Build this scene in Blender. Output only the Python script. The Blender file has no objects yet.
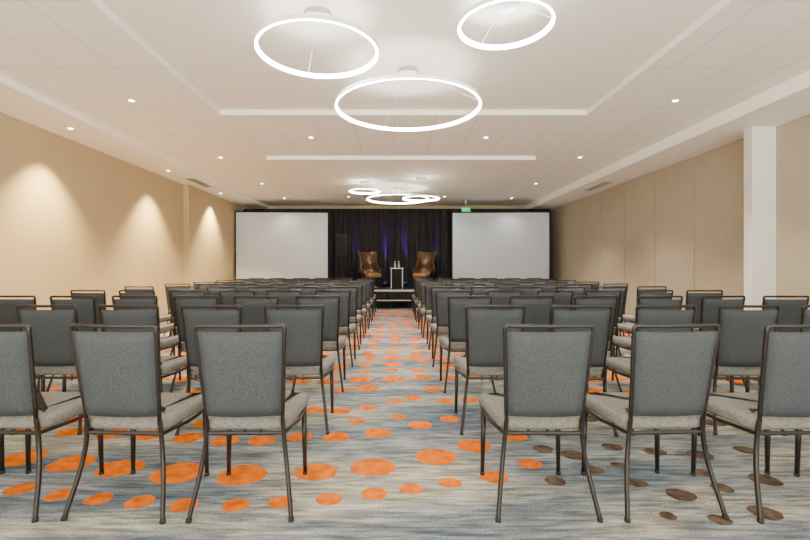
import bpy, bmesh, math, random
from mathutils import Vector, Matrix
random.seed(7)
PI = math.pi
scene = bpy.context.scene
C = scene.collection
F = 445.0; CX = 394.0; CY = 268.0; CH = 1.186     # focal length in px, vanishing point, eye height

# ------------------------------------------------------------------ materials
def mat(name, col, rough=.6, metal=0, emit=None, es=0, spec=None):
    m = bpy.data.materials.new(name); m.use_nodes = True
    b = m.node_tree.nodes['Principled BSDF']
    b.inputs['Base Color'].default_value = (*col, 1)
    b.inputs['Roughness'].default_value = rough
    b.inputs['Metallic'].default_value = metal
    if spec is not None: b.inputs['Specular IOR Level'].default_value = spec
    if emit:
        b.inputs['Emission Color'].default_value = (*emit, 1)
        b.inputs['Emission Strength'].default_value = es
    return m
def noisy(name, stops, scale=(1,1,1), nscale=10, detail=4, rough=.85, bump=0, bscale=300, metal=0, distort=0, spec=None):
    m = mat(name, (1,1,1), rough, metal, spec=spec); nt = m.node_tree; N = nt.nodes; L = nt.links
    b = N['Principled BSDF']
    tc = N.new('ShaderNodeTexCoord'); mp = N.new('ShaderNodeMapping'); mp.inputs['Scale'].default_value = scale
    nz = N.new('ShaderNodeTexNoise'); nz.inputs['Scale'].default_value = nscale; nz.inputs['Detail'].default_value = detail
    nz.inputs['Distortion'].default_value = distort
    cr = N.new('ShaderNodeValToRGB'); e = cr.color_ramp.elements
    while len(e) < len(stops): e.new(.5)
    for k, (p, c) in enumerate(stops): e[k].position = p; e[k].color = (*c, 1)
    L.new(tc.outputs['Object'], mp.inputs['Vector']); L.new(mp.outputs[0], nz.inputs['Vector'])
    L.new(nz.outputs['Fac'], cr.inputs['Fac']); L.new(cr.outputs['Color'], b.inputs['Base Color'])
    if bump:
        n2 = N.new('ShaderNodeTexNoise'); n2.inputs['Scale'].default_value = bscale
        bp = N.new('ShaderNodeBump'); bp.inputs['Strength'].default_value = bump; bp.inputs['Distance'].default_value = .002
        L.new(tc.outputs['Object'], n2.inputs['Vector']); L.new(n2.outputs['Fac'], bp.inputs['Height']); L.new(bp.outputs[0], b.inputs['Normal'])
    return m
M = {}
M['wall'] = noisy('wall_paint', [(.3,(.455,.36,.21)),(.7,(.485,.385,.23))], nscale=1.5, rough=.8, bump=.1)
M['panel'] = noisy('partition_fabric', [(.3,(.385,.325,.24)),(.7,(.41,.35,.26))], nscale=3, rough=.9, bump=.2)
M['seam'] = mat('partition_seam', (.12,.10,.08), .9)
M['column'] = noisy('column_paint', [(.3,(.67,.65,.60)),(.7,(.70,.68,.63))], nscale=3, rough=.8)
M['white'] = noisy('white_paint', [(.3,(.92,.90,.82)),(.7,(.93,.915,.835))], nscale=2, rough=.7)
M['tray'] = noisy('tray_paint', [(.3,(.90,.87,.77)),(.7,(.915,.885,.785))], nscale=1, rough=.8)
M['traylip_shade'] = noisy('tray_lip_shaded', [(.3,(.72,.69,.61)),(.7,(.74,.71,.63))], nscale=1, rough=.8)  # tray paint with shade put into the colour, tones down the lit lip faces
M['base'] = noisy('base_dark', [(.3,(.06,.05,.04)),(.7,(.08,.06,.05))], rough=.6)
M['frame'] = noisy('bronze_metal', [(.3,(.020,.016,.014)),(.7,(.029,.023,.020))], nscale=30, rough=.30, metal=.35)
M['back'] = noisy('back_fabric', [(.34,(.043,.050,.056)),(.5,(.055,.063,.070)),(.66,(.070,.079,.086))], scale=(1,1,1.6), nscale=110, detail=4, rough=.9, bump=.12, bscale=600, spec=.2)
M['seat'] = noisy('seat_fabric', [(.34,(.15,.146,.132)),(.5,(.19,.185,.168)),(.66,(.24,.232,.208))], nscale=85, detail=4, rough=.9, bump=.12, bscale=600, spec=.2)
M['rubber'] = mat('rubber', (.015,.015,.015), .7)
M['alu'] = mat('ring_metal', (.78,.78,.78), .4, .0)
M['glow'] = mat('ring_diffuser', (.9,.9,.9), .5, 0, (1,.95,.86), 70)
M['lamp'] = mat('lamp_lens', (.9,.9,.9), .5, 0, (1,.88,.7), 25)
M['trim'] = mat('trim_white', (.8,.79,.76), .5)
M['slot'] = mat('vent_dark', (.05,.045,.04), .7)
M['screen'] = noisy('screen_cloth', [(.3,(.56,.615,.70)),(.7,(.59,.645,.73))], nscale=1, rough=.7)
M['black'] = mat('black_metal', (.008,.008,.008), .6, spec=.2)
M['equip'] = noisy('equipment_grey', [(.3,(.010,.010,.011)),(.7,(.016,.016,.018))], nscale=30, rough=.6, spec=.25)
M['drape'] = noisy('black_drape', [(.3,(.014,.012,.015)),(.7,(.030,.026,.031))], scale=(8,1,.4), nscale=4, rough=.75, spec=.3)
M['deck'] = noisy('stage_deck', [(.3,(.02,.02,.02)),(.7,(.035,.035,.035))], nscale=20, rough=.7)
M['edge'] = mat('stage_edge', (.65,.65,.62), .5, .3)
M['leather'] = noisy('bronze_leather', [(.3,(.085,.043,.020)),(.7,(.105,.054,.025))], nscale=3, rough=.28, metal=.35)
M['leather2'] = noisy('tan_leather', [(.3,(.25,.118,.046)),(.7,(.29,.14,.057))], nscale=6, rough=.32)
M['steel'] = mat('brushed_steel', (.5,.5,.5), .3, .8)
M['tabwhite'] = mat('table_white', (.62,.62,.62), .4)
M['glass'] = mat('bottle_plastic', (.75,.85,.9), .1); M['glass'].node_tree.nodes['Principled BSDF'].inputs['Transmission Weight'].default_value = .7
M['cap'] = mat('bottle_cap', (.8,.8,.85), .4)
M['green'] = mat('exit_green', (.0,.20,.05), .5, 0, (0,.8,.18), .8)
M['exitw'] = mat('exit_letter', (.4,.9,.5), .5, 0, (.2,1,.4), 1.0)
M['blue'] = mat('uplight_lens', (.1,.1,.8), .3, 0, (.15,.08,1), 6)

def ceiling_mat():
    m = M['white'].copy(); m.name = 'ceiling_tiles'; nt = m.node_tree; N = nt.nodes; L = nt.links; b = N['Principled BSDF']
    src = b.inputs['Base Color'].links[0].from_socket
    tc = N.new('ShaderNodeTexCoord'); sp = N.new('ShaderNodeSeparateXYZ'); L.new(tc.outputs['Object'], sp.inputs[0])
    outs = []
    for ax, per in (('X', .61), ('Y', 1.22)):
        d = N.new('ShaderNodeMath'); d.operation = 'DIVIDE'; d.inputs[1].default_value = per; L.new(sp.outputs[ax], d.inputs[0])
        f = N.new('ShaderNodeMath'); f.operation = 'FRACT'; L.new(d.outputs[0], f.inputs[0])
        l = N.new('ShaderNodeMath'); l.operation = 'LESS_THAN'; l.inputs[1].default_value = .008/per; L.new(f.outputs[0], l.inputs[0]); outs.append(l)
    mx = N.new('ShaderNodeMath'); mx.operation = 'MAXIMUM'; L.new(outs[0].outputs[0], mx.inputs[0]); L.new(outs[1].outputs[0], mx.inputs[1])
    mix = N.new('ShaderNodeMixRGB'); mix.inputs[2].default_value = (.58,.54,.46,1)
    L.new(mx.outputs[0], mix.inputs[0]); L.new(src, mix.inputs[1]); L.new(mix.outputs[0], b.inputs['Base Color'])
    return m
M['ceil'] = ceiling_mat()

def carpet_mat():
    m = mat('carpet', (1,1,1), .95, spec=.1); nt = m.node_tree; N = nt.nodes; L = nt.links; b = N['Principled BSDF']
    tc = N.new('ShaderNodeTexCoord')
    def nz(scale, s, det, dist=0):
        mp = N.new('ShaderNodeMapping'); mp.inputs['Scale'].default_value = scale
        n = N.new('ShaderNodeTexNoise'); n.inputs['Scale'].default_value = s; n.inputs['Detail'].default_value = det; n.inputs['Distortion'].default_value = dist
        L.new(tc.outputs['Object'], mp.inputs[0]); L.new(mp.outputs[0], n.inputs['Vector']); return n
    def ramp(n, stops):
        cr = N.new('ShaderNodeValToRGB'); e = cr.color_ramp.elements
        while len(e) < len(stops): e.new(.5)
        for k, (p, c) in enumerate(stops): e[k].position = p; e[k].color = (*c, 1)
        L.new(n.outputs['Fac'], cr.inputs[0]); return cr
    a = ramp(nz((.35,1.5,1), 1.5, 5, .8), [(.36,(.34,.32,.27)),(.48,(.25,.26,.265)),(.62,(.13,.16,.195))])
    s = ramp(nz((4.0,38,1), 1.0, 8, .6), [(.36,(.14,.165,.19)),(.50,(.5,.5,.5)),(.63,(.80,.79,.75))])
    p = ramp(nz((1.3,5,1), 1.9, 8, 1.4), [(.36,(.30,.325,.35)),(.50,(.5,.5,.5)),(.64,(.70,.69,.66))])
    mx = N.new('ShaderNodeMixRGB'); mx.blend_type = 'OVERLAY'; mx.inputs[0].default_value = .6
    L.new(a.outputs[0], mx.inputs[1]); L.new(s.outputs[0], mx.inputs[2])
    m3 = N.new('ShaderNodeMixRGB'); m3.blend_type = 'OVERLAY'; m3.inputs[0].default_value = .75
    L.new(mx.outputs[0], m3.inputs[1]); L.new(p.outputs[0], m3.inputs[2])
    g = ramp(nz((1,1,1), 100, 2), [(.3,(.25,.25,.25)),(.7,(.75,.75,.75))])
    m2 = N.new('ShaderNodeMixRGB'); m2.blend_type = 'OVERLAY'; m2.inputs[0].default_value = .55
    L.new(m3.outputs[0], m2.inputs[1]); L.new(g.outputs[0], m2.inputs[2]); L.new(m2.outputs[0], b.inputs['Base Color'])
    return m
M['carpet'] = carpet_mat()
M['orange'] = noisy('carpet_orange', [(.36,(.56,.108,.004)),(.5,(.69,.15,.005)),(.64,(.78,.19,.010))], nscale=14, detail=10, rough=.95, spec=.05)
M['brown'] = noisy('carpet_brown', [(.36,(.06,.040,.028)),(.64,(.15,.105,.075))], nscale=14, detail=10, rough=.95, spec=.05)

# ------------------------------------------------------------------ helpers
def obj(name, bm, m, parent=None, smooth=False, loc=None):
    me = bpy.data.meshes.new(name); bmesh.ops.recalc_face_normals(bm, faces=bm.faces[:]) if smooth != 'keep' else None
    bm.to_mesh(me); bm.free()
    ms = m if isinstance(m, list) else [m]
    for x in ms: me.materials.append(x)
    if smooth is True:
        for p in me.polygons: p.use_smooth = True
    o = bpy.data.objects.new(name, me); C.objects.link(o)
    if parent: o.parent = parent
    if loc: o.location = loc
    return o
def thing(name, label, cat, loc=(0,0,0), rz=0, group=None):
    o = bpy.data.objects.new(name, None); C.objects.link(o); o.empty_display_size = .1
    o.location = loc; o.rotation_euler = (0,0,rz); o['label'] = label; o['category'] = cat
    if group: o['group'] = group
    return o
def struct(name, bm, m, **k):
    o = obj(name, bm, m, **k); o['kind'] = 'structure'; return o
def box(bm, x0, x1, y0, y1, z0, z1, mi=0):
    v = [bm.verts.new((x,y,z)) for x in (x0,x1) for y in (y0,y1) for z in (z0,z1)]
    for f in ((0,1,3,2),(4,6,7,5),(0,4,5,1),(2,3,7,6),(0,2,6,4),(1,5,7,3)):
        fc = bm.faces.new([v[i] for i in f]); fc.material_index = mi
    return v
def rbox(x0, x1, y0, y1, z0, z1, r=.01, seg=3):
    bm = bmesh.new(); box(bm, x0,x1,y0,y1,z0,z1)
    bmesh.ops.bevel(bm, geom=bm.edges[:], offset=r, segments=seg, profile=.5, affect='EDGES'); return bm
def quad(bm, pts, mi=0):
    f = bm.faces.new([bm.verts.new(p) for p in pts]); f.material_index = mi
def tube(bm, pts, r, n=8, closed=False):
    pts = [Vector(p) for p in pts]; rs = r if isinstance(r, (list,tuple)) else [r]*len(pts)
    rings = []; up = None; m = len(pts)
    for i, p in enumerate(pts):
        if closed: t = (pts[(i+1)%m]-pts[i-1]).normalized()
        else: t = (pts[min(i+1,m-1)]-pts[max(i-1,0)]).normalized()
        if up is None:
            up = Vector((0,1,0)) if abs(t.y) < .9 else Vector((1,0,0))
        u = (up - t*up.dot(t)).normalized(); up = u; w = t.cross(u)
        rings.append([bm.verts.new(p + (u*math.cos(2*PI*k/n)+w*math.sin(2*PI*k/n))*rs[i]) for k in range(n)])
    for i in range(m if closed else m-1):
        a, b = rings[i], rings[(i+1)%m]
        for k in range(n): bm.faces.new((a[k],a[(k+1)%n],b[(k+1)%n],b[k]))
    if not closed: bm.faces.new(rings[0][::-1]); bm.faces.new(rings[-1])
def lathe(bm, prof, n=32, closed=False, c=(0,0,0)):
    rings = []
    for (r, z) in prof:
        if r < 1e-6: rings.append([bm.verts.new((c[0],c[1],c[2]+z))])
        else: rings.append([bm.verts.new((c[0]+r*math.cos(2*PI*k/n), c[1]+r*math.sin(2*PI*k/n), c[2]+z)) for k in range(n)])
    idx = range(len(prof)) if closed else range(len(prof)-1)
    for i in idx:
        a, b = rings[i], rings[(i+1)%len(prof)]
        for k in range(n):
            k2 = (k+1)%n
            if len(a) == 1 and len(b) == 1: continue
            if len(a) == 1: bm.faces.new((a[0],b[k2],b[k]))
            elif len(b) == 1: bm.faces.new((a[k],a[k2],b[0]))
            else: bm.faces.new((a[k],a[k2],b[k2],b[k]))
def smoothpath(p, it=2):
    p = [Vector(q) for q in p]
    for _ in range(it):
        q = [p[0]]
        for a, b in zip(p, p[1:]): q += [a*.75+b*.25, a*.25+b*.75]
        q.append(p[-1]); p = q
    return p
def floorpt(x, y):
    Y = F*CH/(y-CY); return (x-CX)*Y/F, Y

# ------------------------------------------------------------------ room
Z = lambda h: CH+h
HC = Z(2.2); HSL = Z(2.10); HSR = Z(2.02); HT = Z(2.275); HP = Z(2.125)
WL, WR, YB, YN = -5.3, 5.45, 15.7, -3.0
SL, SR = -4.45, 4.62            # bulkhead edges
TX0, TX1 = -2.5, 2.78
T = [(-2.0, 6.4), (8.74, 12.9)]
# floor with woven dots
bm = bmesh.new()
quad(bm, [(WL-.4,YN,0),(WR+.2,YN,0),(WR+.2,YB,0),(WL-.4,YB,0)])
placed = []
def dot(x, y, r, mi=1, z=.0015):
    if any((x-a)**2+(y-b)**2 < (r+c+.012)**2 for a, b, c in placed): return
    placed.append((x,y,r))
    n = 28; k = random.uniform(.86,1.0); p1, p2 = random.uniform(0,6), random.uniform(0,6)
    c = []
    for i in range(n):
        a = 2*PI*i/n; rr = r*(1+.03*math.sin(3*a+p1)+.025*math.sin(7*a+p2))
        c.append(bm.verts.new((x+rr*math.cos(a), y+rr*k*math.sin(a), z)))
    f = bm.faces.new(c); f.material_index = mi
px = [(436,457,42),(373,467,45),(411,489,24),(374,494,26),(329,499,26),(316,472,42),(242,475,48),(281,502,26),(236,505,28),
 (184,505,27),(140,502,28),(120,468,45),(72,463,42),(178,473,50),(24,458,40),(99,499,26),(60,495,26),(20,489,28),(450,483,23),
 (494,477,28),(378,433,27),(336,437,27),(420,425,24),(450,419,20),(474,446,34),(515,437,24),(300,437,26),(262,441,28),
 (225,441,28),(188,438,28),(150,435,28),(112,434,28),(72,432,28),(30,430,28),(530,464,24),
 (367,388,26),(340,411,22),(393,379,24),(368,407,18),(395,401,16),(413,398,18),(432,389,20),(342,390,18),(445,401,18),
 (315,410,22),(290,412,22),(256,412,22),(220,412,22),(470,400,18),(356,421,18),(398,417,16)]
pxb = [(555,481,20),(543,449,20),(573,455,24),(592,470,22),(637,483,20),(681,495,28),(722,488,20),(765,480,28),(612,447,20),(655,452,22),(700,455,24),(745,450,20),
       (765,513,30),(797,523,24),(720,520,22),(668,516,16),(800,490,24),(618,465,14),(702,473,18)]
for L_, mi in ((px,1),(pxb,2)):
    for x, y, w in L_:
        X, Y = floorpt(x, y); dot(X, Y, w*Y/F/2, mi)
row = 0; Y = 4.75
while Y < 12.8:
    R0 = (.125,.085,.11,.075)[row%4]; X = -5.0 + random.uniform(0,.3)
    while X < 5.1:
        yy = Y + .10*math.sin(X*1.3+row) + random.uniform(-.04,.04)
        if random.random() > .04: dot(X, yy, R0*random.uniform(.85,1.15), 2 if (X > 1.6 and math.sin(X*.9+Y*.7) > .5) else 1)
        X += .31*random.uniform(.9,1.12)
    Y += .31; row += 1
for Y, R0 in ((3.45,.085),(3.85,.105),(4.3,.085)):      # outer parts of the near rows
    X = -4.8
    while X < 4.8:
        if abs(X) > 1.25 or (Y < 3.6 and X > .8): dot(X, Y+.08*math.sin(X*1.5), R0*random.uniform(.85,1.15), 2 if X > 1.2 and Y < 3.6 else 1)
        X += .33*random.uniform(.9,1.15)
for Y, R0 in ((1.3,.12),(.8,.08),(.3,.12),(-.3,.08),(-.9,.12)):
    X = -4.8
    while X < 4.8:
        dot(X, Y+.08*math.sin(X*1.5), R0, 2 if X > .8 else 1)
        X += .4
struct('floor', bm, [M['carpet'], M['orange'], M['brown']], smooth='keep')

# ceiling: recessed near tray
bm = bmesh.new()
def hplane(x0,x1,y0,y1,z,mi=0): quad(bm, [(x0,y0,z),(x1,y0,z),(x1,y1,z),(x0,y1,z)], mi)
hplane(SL,TX0,YN,YB,HC); hplane(TX1,SR,YN,YB,HC)
hplane(TX0,TX1,YN,T[0][0],HC); hplane(TX0,TX1,T[0][1],YB,HC)
y0, y1 = T[0]
hplane(TX0,TX1,y0,y1,HT,1)
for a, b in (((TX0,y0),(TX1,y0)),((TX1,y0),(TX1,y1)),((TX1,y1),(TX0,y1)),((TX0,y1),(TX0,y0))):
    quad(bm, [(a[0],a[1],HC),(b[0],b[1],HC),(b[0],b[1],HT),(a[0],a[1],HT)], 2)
struct('ceiling', bm, [M['ceil'], M['tray'], M['traylip_shade']])
# lowered smooth panel in the far half of the ceiling
bm = bmesh.new(); box(bm, TX0,TX1,T[1][0],T[1][1],HP,HC+.01); struct('trim_4', bm, M['tray'])
# bulkheads
bm = bmesh.new(); box(bm, WL-.4, SL, YN, YB, HSL, HC+.02); struct('trim_1', bm, M['white'])
bm = bmesh.new(); box(bm, SR, WR+.2, YN, YB, HSR, HC+.02); struct('trim_2', bm, M['white'])
# walls
bm = bmesh.new(); box(bm, WL-.4, WL, YN, YB, 0, HSL); box(bm, WL, WL+.14, 11.2, YB, 0, HSL)
struct('wall_left', bm, M['wall'])
bm = bmesh.new(); y = -2.9
box(bm, WR+.02, WR+.2, YN, YB, 0, HSR, 1)
while y < YB-.1:
    y2 = min(y+1.22, YB); box(bm, WR, WR+.03, y+.009, y2-.009, .1, HSR-.01); y = y2
struct('wall_right', bm, [M['panel'], M['seam']])
bm = bmesh.new(); box(bm, WL-.4, WR+.2, YB, YB+.1, 0, HC+.2); struct('wall_back', bm, M['wall'])
bm = bmesh.new(); box(bm, WR-.34, WR+.02, 6.35, 6.5, 0, HSR); struct('trim_3', bm, M['column'])
bm = bmesh.new(); box(bm, WL, WL+.015, YN, 11.2, 0, .11); box(bm, WL+.14, WL+.155, 11.2, YB, 0, .11); struct('baseboard_left', bm, M['base'])
bm = bmesh.new(); box(bm, WR-.015, WR, YN, 6.35, 0, .1); box(bm, WR-.015, WR, 6.5, YB, 0, .1); struct('baseboard_right', bm, M['base'])

# ------------------------------------------------------------------ banquet chair
def build_chair():
    t = thing('banquet_chair', 'x', 'chair', group='banquet chairs in the audience rows')
    # seat
    bm = bmesh.new()
    v = [bm.verts.new(p) for p in ((-.21,-.185,.395),(.21,-.185,.395),(.24,.255,.395),(-.24,.255,.395),(-.21,-.185,.462),(.21,-.185,.462),(.24,.255,.462),(-.24,.255,.462))]
    for f in ((0,3,2,1),(4,5,6,7),(0,1,5,4),(1,2,6,5),(2,3,7,6),(3,0,4,7)): bm.faces.new([v[i] for i in f])
    vert = [e for e in bm.edges if abs(e.verts[0].co.z-e.verts[1].co.z) > .01]
    bmesh.ops.bevel(bm, geom=vert, offset=.05, segments=4, profile=.5, affect='EDGES')
    hor = [e for e in bm.edges if e.calc_face_angle(0) > .9]
    bmesh.ops.bevel(bm, geom=hor, offset=.022, segments=3, profile=.5, affect='EDGES')
    tf = [f for f in bm.faces if f.normal.z > .9 and f.calc_area() > .05]
    if tf:
        r = bmesh.ops.inset_region(bm, faces=tf, thickness=.07)
        for f in tf:
            for w in f.verts: w.co.z += .012
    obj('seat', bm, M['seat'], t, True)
    # back panel, gently curved, following the lean, wider at the top
    yb = lambda z: -.20-(z-.45)*.07/.47
    hwz = lambda z: .182+.025*(z-.45)/.47
    def grid(off, n=10, m=8):
        g = []
        for j in range(m+1):
            z = .475+(.888-.475)*j/m; hw = hwz(z)-.008; row_ = []
            for i in range(n+1):
                u = -1+2*i/n
                ed = max(abs(u), abs(2*j/m-1)); th = .018 if ed < .97 else .006
                row_.append(bm.verts.new((u*hw, yb(z)-.018*(1-u*u)+off*th, z)))
            g.append(row_)
        return g
    bm = bmesh.new(); A = grid(-1); B = grid(1)
    for j in range(8):
        for i in range(10):
            bm.faces.new((A[j][i],A[j][i+1],A[j+1][i+1],A[j+1][i])); bm.faces.new((B[j][i],B[j+1][i],B[j+1][i+1],B[j][i+1]))
    rim = lambda G: [G[0][i] for i in range(11)]+[G[j][10] for j in range(1,9)]+[G[8][i] for i in range(9,-1,-1)]+[G[j][0] for j in range(7,0,-1)]
    ra, rb = rim(A), rim(B)
    for k in range(len(ra)): bm.faces.new((ra[k],rb[k],rb[(k+1)%len(ra)],ra[(k+1)%len(ra)]))
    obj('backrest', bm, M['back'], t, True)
    # back frame
    bm = bmesh.new()
    P = [(-hwz(.44),-.20,.44),(-hwz(.52),-.208,.52),(-hwz(.7),yb(.7),.7),(-hwz(.88),yb(.88),.88)]
    c = [(-.206,yb(.903),.903),(-.202,yb(.91),.912),(-.193,yb(.913),.915)]
    mid = [(u*.172, yb(.915)-.016*(1-u*u), .915) for u in (-.6,-.2,.2,.6)]
    pts = P+c+mid+[(-x,y,z) for x,y,z in (P+c)[::-1]]
    tube(bm, pts, .0100, 8); obj('back_frame', bm, M['frame'], t, True)
    # seat frame
    bm = bmesh.new()
    tube(bm, [(-.19,-.19,.385),(.19,-.19,.385),(.222,.0,.385),(.222,.225,.385),(-.222,.225,.385),(-.222,.0,.385)], .0105, 8, True)
    obj('seat_frame', bm, M['frame'], t, False)
    for s in (-1,1):
        bm = bmesh.new()
        tube(bm, smoothpath([(s*.182,-.20,.455),(s*.187,-.19,.36),(s*.205,-.205,.22),(s*.238,-.27,.012)], 2), .0114, 8)
        a = obj('leg', bm, M['frame'], t, True)
        bm = bmesh.new(); tube(bm, [(s*.2375,-.268,.018),(s*.239,-.272,0)], .0138, 8); obj('foot_cap', bm, M['rubber'], a, True)
        bm = bmesh.new()
        tube(bm, [(s*.212,.20,.39),(s*.215,.20,.2),(s*.218,.205,.012)], [.016,.014,.0115], 8)
        a = obj('leg', bm, M['frame'], t, True)
        bm = bmesh.new(); tube(bm, [(s*.218,.205,.018),(s*.218,.205,0)], .0135, 8); obj('foot_cap', bm, M['rubber'], a, True)
    return t
def dup(root, deep=True):
    r = root.copy(); C.objects.link(r)
    for ch in root.children:
        c = ch.copy(); C.objects.link(c); c.parent = r
        if deep:
            for g in ch.children:
                d = g.copy(); C.objects.link(d); d.parent = c
    return r
proto = build_chair(); used = False
ORD = ['first','second','third','fourth','fifth','sixth','seventh','eighth','ninth']
rowname = ORD+['last']
near = {(0,-1,0):(0,0,.02), (0,-1,1):(.012,.0,-.055), (0,-1,2):(-.01,.01,-.04), (0,1,0):(0,0,.0), (0,1,1):(-.01,.01,.05), (0,1,2):(.012,0,.03)}
for n in range(10):
    y = 2.35+1.08*n
    for side, word in ((-1,'left'),(1,'right')):
        pitch = .585 if side < 0 else .60
        for k in range(6):
            x = side*(.725+pitch*k)
            if abs(x) > .22+.5+(y)*.9+.25: continue
            if not used: o = proto; used = True
            else: o = dup(proto, n < 4)
            dx, dy, rz = near.get((n,side,k), (random.uniform(-.014,.014), random.uniform(-.02,.02), random.uniform(-.045,.045)))
            o.location = (x+dx, y+dy, 0); o.rotation_euler = (0,0,rz)
            o['label'] = ('grey banquet chair, %s block, %s row%s, %s from the aisle' % (word, rowname[n], ' from the camera' if n < 9 else ' before the stage', ORD[k]))

# ------------------------------------------------------------------ ring lights
def ring_light(label, X, Y, h, R, th=.019, hubz=HT, group='glowing ring pendants'):
    t = thing('ring_pendant_light', label, 'ceiling light', (X,Y,CH+h), group=group)
    bm = bmesh.new(); lathe(bm, [(R,-th),(R,th),(R-.026,th),(R-.026,th-.004),(R-.005,th-.004),(R-.005,-th)], 96, True); obj('ring_body', bm, M['alu'], t, False)
    bm = bmesh.new(); lathe(bm, [(R-.005,-th-.002),(R-.005,th-.005),(R-.025,th-.005),(R-.025,-th-.002)], 96, True); obj('diffuser', bm, M['glow'], t)
    top = hubz-(CH+h)
    bm = bmesh.new(); lathe(bm, [(0,top),(.12,top),(.12,top-.035),(.11,top-.045),(0,top-.045)], 32); obj('canopy', bm, M['steel'], t)
    for k in range(3):
        a = PI/2+k*2*PI/3+.35
        bm = bmesh.new(); tube(bm, [(.06*math.cos(a),.06*math.sin(a),top-.04),((R-.015)*math.cos(a),(R-.015)*math.sin(a),th-.002)], .0022, 5); obj('cable', bm, M['alu'], t)
    return t
ring_light('large glowing ring light, centre of the three nearest', .16, 5.12, 1.85, .835)
ring_light('glowing ring light at upper left, medium size, nearest group', -.68, 3.98, 1.945, .545)
ring_light('small glowing ring light at upper right, cut by photo top edge', .95, 3.8, 2.08, .405)
ring_light('large glowing ring light of the distant group near the stage', .10, 11.9, 1.85, .835, .018, HP)
ring_light('small glowing ring light, leftmost of the distant group', -.72, 10.95, 1.90, .39, .018, HP)
ring_light('medium glowing ring light, rightmost of the distant group', .64, 10.5, 1.65, .44, .018, HP)

# ------------------------------------------------------------------ downlights
def downlight(label, X, Y, z, e, size=120, blend=.6, tilt=(0,0), col=(1,.88,.70)):
    t = thing('recessed_downlight', label, 'ceiling light', (X,Y,z), group='recessed ceiling downlights')
    bm = bmesh.new(); lathe(bm, [(.034,-.002),(.054,-.006),(.058,0),(.034,0)], 24, True); obj('trim_ring', bm, M['trim'], t, True)
    bm = bmesh.new(); lathe(bm, [(0,-.003),(.034,-.003)], 24); obj('lens', bm, M['lamp'], t)
    l = bpy.data.lights.new('downlight_lamp', 'SPOT'); l.energy = e; l.color = col; l.spot_size = math.radians(size); l.spot_blend = blend; l.shadow_soft_size = .04
    o = bpy.data.objects.new('downlight_lamp', l); C.objects.link(o); o.location = (X, Y, z-.06); o.rotation_euler = (tilt[0], tilt[1], 0)
for side, X, w in ((-1,-3.45,'left'),(1,3.7,'right')):
    for k, Y in enumerate((5.85, 8.85, 11.6, 14.0)):
        downlight('small recessed downlight, %s in the line along the %s ceiling' % (ORD[k], w), X, Y, HC, 480 if k < 3 else 45, 105, .8)
for X, w in ((-1.4,'left'),(1.55,'right')):
    downlight('small recessed downlight before the lowered ceiling panel, %s one' % w, X, 7.5, HC, 540, 130, .8)
    downlight('small recessed downlight by the stage curtain, %s one' % w, X, 13.7, HC, 60)
for k, Y in enumerate((6.7, 9.6, 12.5)):
    downlight('wall washing downlight over the left wall, %s from the camera' % ORD[k], -4.87, Y, HSL, 1300, 92, .8, (0,-.06), (1,.76,.36))

# vents
for w, X, hz in (('left',-4.78,HSL),('right',5.03,HSR)):
    t = thing('ceiling_vent', 'dark slotted air vent beside the %s wall' % w, 'air vent', (X,11.0,hz), group='ceiling air vents')
    bm = bmesh.new(); box(bm, -.10,.10,-.6,.6,-.004,0); obj('backing', bm, M['slot'], t)
    bm = bmesh.new()
    for a in (-.10,.085): box(bm, a,a+.015,-.6,.6,-.012,-.003)
    for a in (-.6,.585): box(bm, -.085,.085,a,a+.015,-.012,-.003)
    obj('frame', bm, M['trim'], t)
    bm = bmesh.new(); box(bm, -.03,-.02,-.585,.585,-.010,-.003); box(bm, .02,.03,-.585,.585,-.010,-.003); obj('slat', bm, M['trim'], t)

# ------------------------------------------------------------------ stage end
def screen(label, x0, x1, y0, y1):
    t = thing('projection_screen', label, 'screen', ((x0+x1)/2,(y0+y1)/2,0), math.atan2(y1-y0,x1-x0), group='projection screens beside the stage')
    w = math.hypot(x1-x0,y1-y0)/2
    bm = bmesh.new(); box(bm, -w+.03,w-.03,-.006,.006,.84,2.98); obj('screen_surface', bm, M['screen'], t)
    bm = bmesh.new()
    box(bm, -w,w,-.02,.02,2.98,3.02); box(bm, -w,w,-.02,.02,.80,.84); box(bm, -w,-w+.03,-.02,.02,.84,2.98); box(bm, w-.03,w,-.02,.02,.84,2.98)
    obj('frame', bm, M['black'], t)
    for s in (-1,1):
        bm = bmesh.new(); box(bm, s*(w-.25)-.025,s*(w-.25)+.025,.02,.06,.02,1.0); box(bm, s*(w-.25)-.025,s*(w-.25)+.025,-.35,.38,0,.04); obj('leg', bm, M['black'], t)
screen('large white projection screen left of the stage', -5.12, -2.13, 14.35, 14.5)
screen('large white projection screen right of the stage', 1.88, 5.05, 14.5, 14.4)

t = thing('backdrop_curtain', 'black pleated backdrop curtain behind the stage, lit purple', 'curtain', (0,15.2,0))
xs = [-5.13,-3.6,-2.1,-.7,.7,2.1,3.6,5.3]
for a, b in zip(xs, xs[1:]):
    bm = bmesh.new(); n = int((b-a)/.02); prev = None
    for i in range(n+1):
        x = a+(b-a)*i/n; y = .075*math.sin(x*2*PI/.27+math.sin(x*5)*1.1)
        col = [bm.verts.new((x, y*s_, z)) for z, s_ in ((.02,1.15),(1.0,1.05),(2.2,.9),(3.2,.45))]
        if prev:
            for k in range(3): bm.faces.new((prev[k],col[k],col[k+1],prev[k+1]))
        prev = col
    obj('curtain_panel', bm, M['drape'], t, True)
bm = bmesh.new(); tube(bm, [(-5.13,0,3.19),(5.35,0,3.19)], .02, 8); obj('crossbar', bm, M['black'], t)
for x in (-5.11,-2.1,2.1,5.33):
    bm = bmesh.new(); tube(bm, [(x,.12,0),(x,.12,3.19)], .02, 8); obj('upright', bm, M['black'], t)

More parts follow.
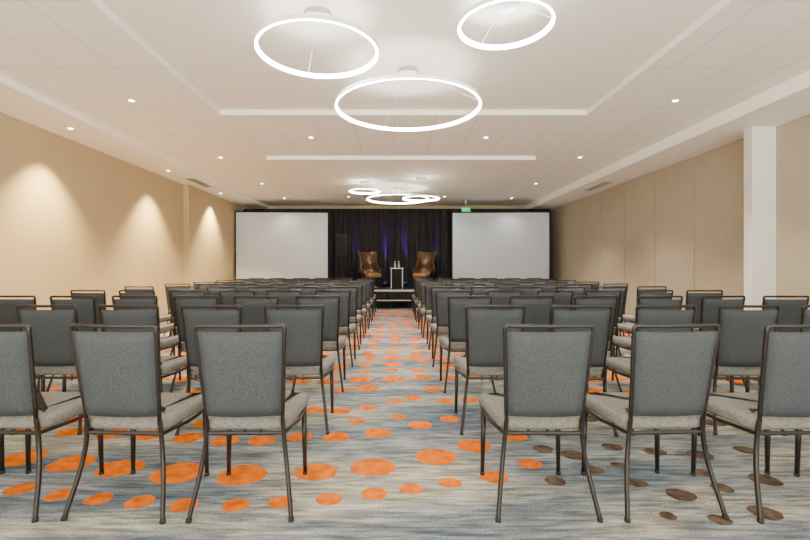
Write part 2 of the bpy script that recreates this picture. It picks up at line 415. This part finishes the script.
SZ = .54
t = thing('stage_platform', 'low black stage platform with a pale front edge', 'stage', (0,13.2,0))
bm = bmesh.new(); box(bm, -1.95,1.75,.02,1.85,SZ-.08,SZ); obj('deck', bm, M['deck'], t)
bm = bmesh.new(); box(bm, -1.95,1.75,0,.02,SZ-.05,SZ); obj('edge_trim', bm, M['edge'], t)
bm = bmesh.new(); prev = None
for i in range(186):
    x = -1.95+i*.02; y = .035+.012*math.sin(x*60); c = [bm.verts.new((x,y,0)), bm.verts.new((x,y,SZ-.08))]
    if prev: bm.faces.new((prev[0],c[0],c[1],prev[1]))
    prev = c
obj('skirt', bm, M['drape'], t, True)
for x in (-1.85,1.65):
    for y in (.12,1.7):
        bm = bmesh.new(); box(bm, x-.025,x+.025,y-.025,y+.025,0,SZ-.08); obj('leg', bm, M['black'], t)
t = thing('stage_step', 'black step with pale edge in front of the stage', 'step', (0,12.85,0))
bm = bmesh.new(); box(bm, -.5,.5,0,.34,.22,.26); obj('tread', bm, M['deck'], t)
bm = bmesh.new(); box(bm, -.5,.5,-.012,0,.235,.26); obj('edge_trim', bm, M['edge'], t)
for x in (-.48,.44):
    bm = bmesh.new(); box(bm, x,x+.04,.02,.32,0,.22); obj('side_support', bm, M['black'], t)

def wing_chair(label, X, Y, rz):
    t = thing('wingback_chair', label, 'armchair', (X,Y,SZ), rz, group='leather armchairs on the stage')
    bm = bmesh.new(); n = 48; m = 20; G = []      # opening faces -Y
    prof = [(.32,.13),(.36,.21),(.42,.28),(.50,.33),(.58,.35),(.68,.33),(.80,.295),(.90,.295),(1.02,.33),(1.20,.40)]
    def R_(z):
        for (z0,r0),(z1,r1) in zip(prof, prof[1:]):
            if z <= z1:
                f = max(0,(z-z0)/(z1-z0)); return r0+(r1-r0)*f
        return prof[-1][1]
    for i in range(n+1):
        a = -1+2*i/n; q = abs(a)
        if q < .52: top = 1.14+.04*(q/.52)**2
        else:
            f = min(1, (q-.52)/.28); f = f*f*(3-2*f); top = 1.18-.56*f-.02*max(0,(q-.80)/.20)
        r = []
        for j in range(m+1):
            z = .32+(top-.32)*j/m
            th = math.radians(90+a*118); rad = R_(z); cx, sy = math.cos(th), math.sin(th)
            r.append(bm.verts.new((rad*cx*1.04, rad*sy*.92+.14*max(0,z-.5)*max(0,sy), z)))
        G.append(r)
    for i in range(n):
        for j in range(m): bm.faces.new((G[i][j],G[i+1][j],G[i+1][j+1],G[i][j+1]))
    o = obj('shell', bm, M['leather'], t, True); s = o.modifiers.new('thickness','SOLIDIFY'); s.thickness = .035; s.offset = 1
    bm = rbox(-.23,.23,-.33,.16,.34,.49,.07,5); obj('seat_cushion', bm, M['leather2'], t, True)
    bm = bmesh.new(); lathe(bm, [(0,.05),(.035,.05),(.025,.12),(.025,.30),(.12,.34),(0,.34)], 20); obj('pedestal', bm, M['steel'], t, True)
    for k in range(4):
        a = PI/4+k*PI/2; bm = bmesh.new(); tube(bm, [(0,0,.07),(.15*math.cos(a),.15*math.sin(a),.05),(.28*math.cos(a),.28*math.sin(a),.014)], [.02,.017,.012], 8); obj('leg', bm, M['steel'], t, True)
wing_chair('brown leather wingback armchair on stage, left of the small table', -.75, 14.0, math.radians(36))
wing_chair('brown leather wingback armchair on stage, right of the small table', .95, 14.0, math.radians(-36))
t = thing('side_table', 'small dark side table with pale top between the two armchairs', 'table', (.09,13.95,SZ))
bm = rbox(-.21,.21,-.2,.2,.62,.65,.006,2); obj('table_top', bm, M['tabwhite'], t)
bm = rbox(-.155,.155,-.15,.15,.04,.62,.004,2); obj('cabinet_body', bm, M['black'], t)
for sx in (-1,1):
    for sy in (-1,1):
        bm = bmesh.new(); box(bm, sx*.175-.012,sx*.175+.012,sy*.165-.012,sy*.165+.012,0,.62); obj('leg', bm, M['tabwhite'], t)
for w, x in (('left',.03),('right',.15)):
    t = thing('water_bottle', 'clear water bottle on the stage side table, %s one' % w, 'bottle', (x,13.95,SZ+.65), group='water bottles on the side table')
    bm = bmesh.new(); lathe(bm, [(0,0),(.03,0),(.032,.02),(.032,.13),(.014,.17),(.013,.19),(0,.19)], 16); obj('body', bm, M['glass'], t, True)
    bm = bmesh.new(); lathe(bm, [(0,.205),(.015,.205),(.015,.185),(0,.185)], 16); obj('cap', bm, M['cap'], t)
# uplights on the stage behind the chairs
for w, x, e, sz in (('far left',-1.28,220,16),('left centre',-.30,1100,12),('right centre',.36,1100,12),('far right',1.42,220,16)):
    t = thing('stage_uplight', 'small purple stage uplight at the curtain foot, %s one' % w, 'spotlight', (x,14.85,SZ), group='purple uplights at the curtain')
    bm = bmesh.new(); lathe(bm, [(0,.03),(.05,.03),(.06,.06),(.06,.15),(0,.15)], 20); obj('housing', bm, M['black'], t, True)
    bm = bmesh.new(); lathe(bm, [(0,.152),(.05,.152)], 20); obj('lens', bm, M['blue'], t)
    bm = bmesh.new(); tube(bm, [(-.07,0,.1),(-.07,0,.008),(.07,0,.008),(.07,0,.1)], .007, 6); obj('yoke', bm, M['black'], t)
    l = bpy.data.lights.new('uplight_lamp','SPOT'); l.energy = e; l.color = (.26,.07,1); l.spot_size = math.radians(sz); l.spot_blend = .9; l.shadow_soft_size = .02
    o = bpy.data.objects.new('uplight_lamp', l); C.objects.link(o); o.location = (x,14.85,SZ+.18); o.rotation_euler = (math.radians(180-15),0,0)
# speaker on tripod
t = thing('tripod_stand', 'black tripod stand left of the stage armchairs', 'stand', (-1.62,13.9,SZ))
bm = bmesh.new(); tube(bm, [(0,0,.1),(0,0,1.0)], .02, 8); obj('pole', bm, M['equip'], t)
for k in range(3):
    a = PI/2+k*2*PI/3; bm = bmesh.new(); tube(bm, [(0,0,.5),(.28*math.cos(a),.28*math.sin(a),.012)], .014, 6); obj('leg', bm, M['equip'], t)
t = thing('loudspeaker', 'dark loudspeaker on the tripod stand left on stage', 'loudspeaker', (-1.62,13.9,SZ+1.0))
bm = rbox(-.17,.17,-.15,.15,0,.68,.02,2); obj('cabinet', bm, M['equip'], t)
bm = bmesh.new(); box(bm, -.14,.14,-.158,-.15,.03,.65); obj('grille', bm, M['black'], t)
# exit sign
ez = 2.97
t = thing('exit_sign', 'green illuminated exit sign hanging above the right screen', 'sign', ((466-CX)*14.1/F,14.1,ez))
bm = rbox(-.14,.14,-.02,.02,0,.13,.005,2); obj('housing', bm, M['green'], t)
cu = bpy.data.curves.new('exit_text','FONT'); cu.body = 'EXIT'; cu.size = .11; cu.align_x = 'CENTER'; cu.align_y = 'CENTER'; cu.extrude = .001
tmp = bpy.data.objects.new('tmp_text', cu); C.objects.link(tmp); bpy.context.view_layer.update()
me = bpy.data.meshes.new_from_object(tmp.evaluated_get(bpy.context.evaluated_depsgraph_get()))
bpy.data.objects.remove(tmp); bpy.data.curves.remove(cu)
me.materials.clear(); me.materials.append(M['exitw'])
to = bpy.data.objects.new('lettering', me); C.objects.link(to); to.parent = t; to.location = (0,-.022,.065); to.rotation_euler = (PI/2,0,0)
bm = bmesh.new(); tube(bm, [(0,0,.13),(0,0,HC-ez)], .008, 6); obj('stem', bm, M['trim'], t)

# ------------------------------------------------------------------ world (added fill light, stronger from below to brighten the ceiling) and camera
w = bpy.data.worlds.new('world'); scene.world = w; w.use_nodes = True
nt = w.node_tree; bg = nt.nodes['Background']
tc = nt.nodes.new('ShaderNodeTexCoord'); sp = nt.nodes.new('ShaderNodeSeparateXYZ'); mr = nt.nodes.new('ShaderNodeMapRange')
nt.links.new(tc.outputs['Generated'], sp.inputs[0]); nt.links.new(sp.outputs['Z'], mr.inputs['Value'])
mr.inputs['From Min'].default_value = -.25; mr.inputs['From Max'].default_value = .15
mr.inputs['To Min'].default_value = 19.0; mr.inputs['To Max'].default_value = 3.8
nt.links.new(mr.outputs[0], bg.inputs[1]); bg.inputs[0].default_value = (1,.96,.86,1)
cam = bpy.data.cameras.new('camera'); co = bpy.data.objects.new('camera', cam); C.objects.link(co)
co.location = (0,0,CH); co.rotation_euler = (PI/2,0,0)
cam.sensor_width = 36; cam.lens = F/810*36; cam.shift_x = (405-CX)/810; cam.shift_y = -(270-CY)/810
cam.clip_start = .05
scene.camera = co
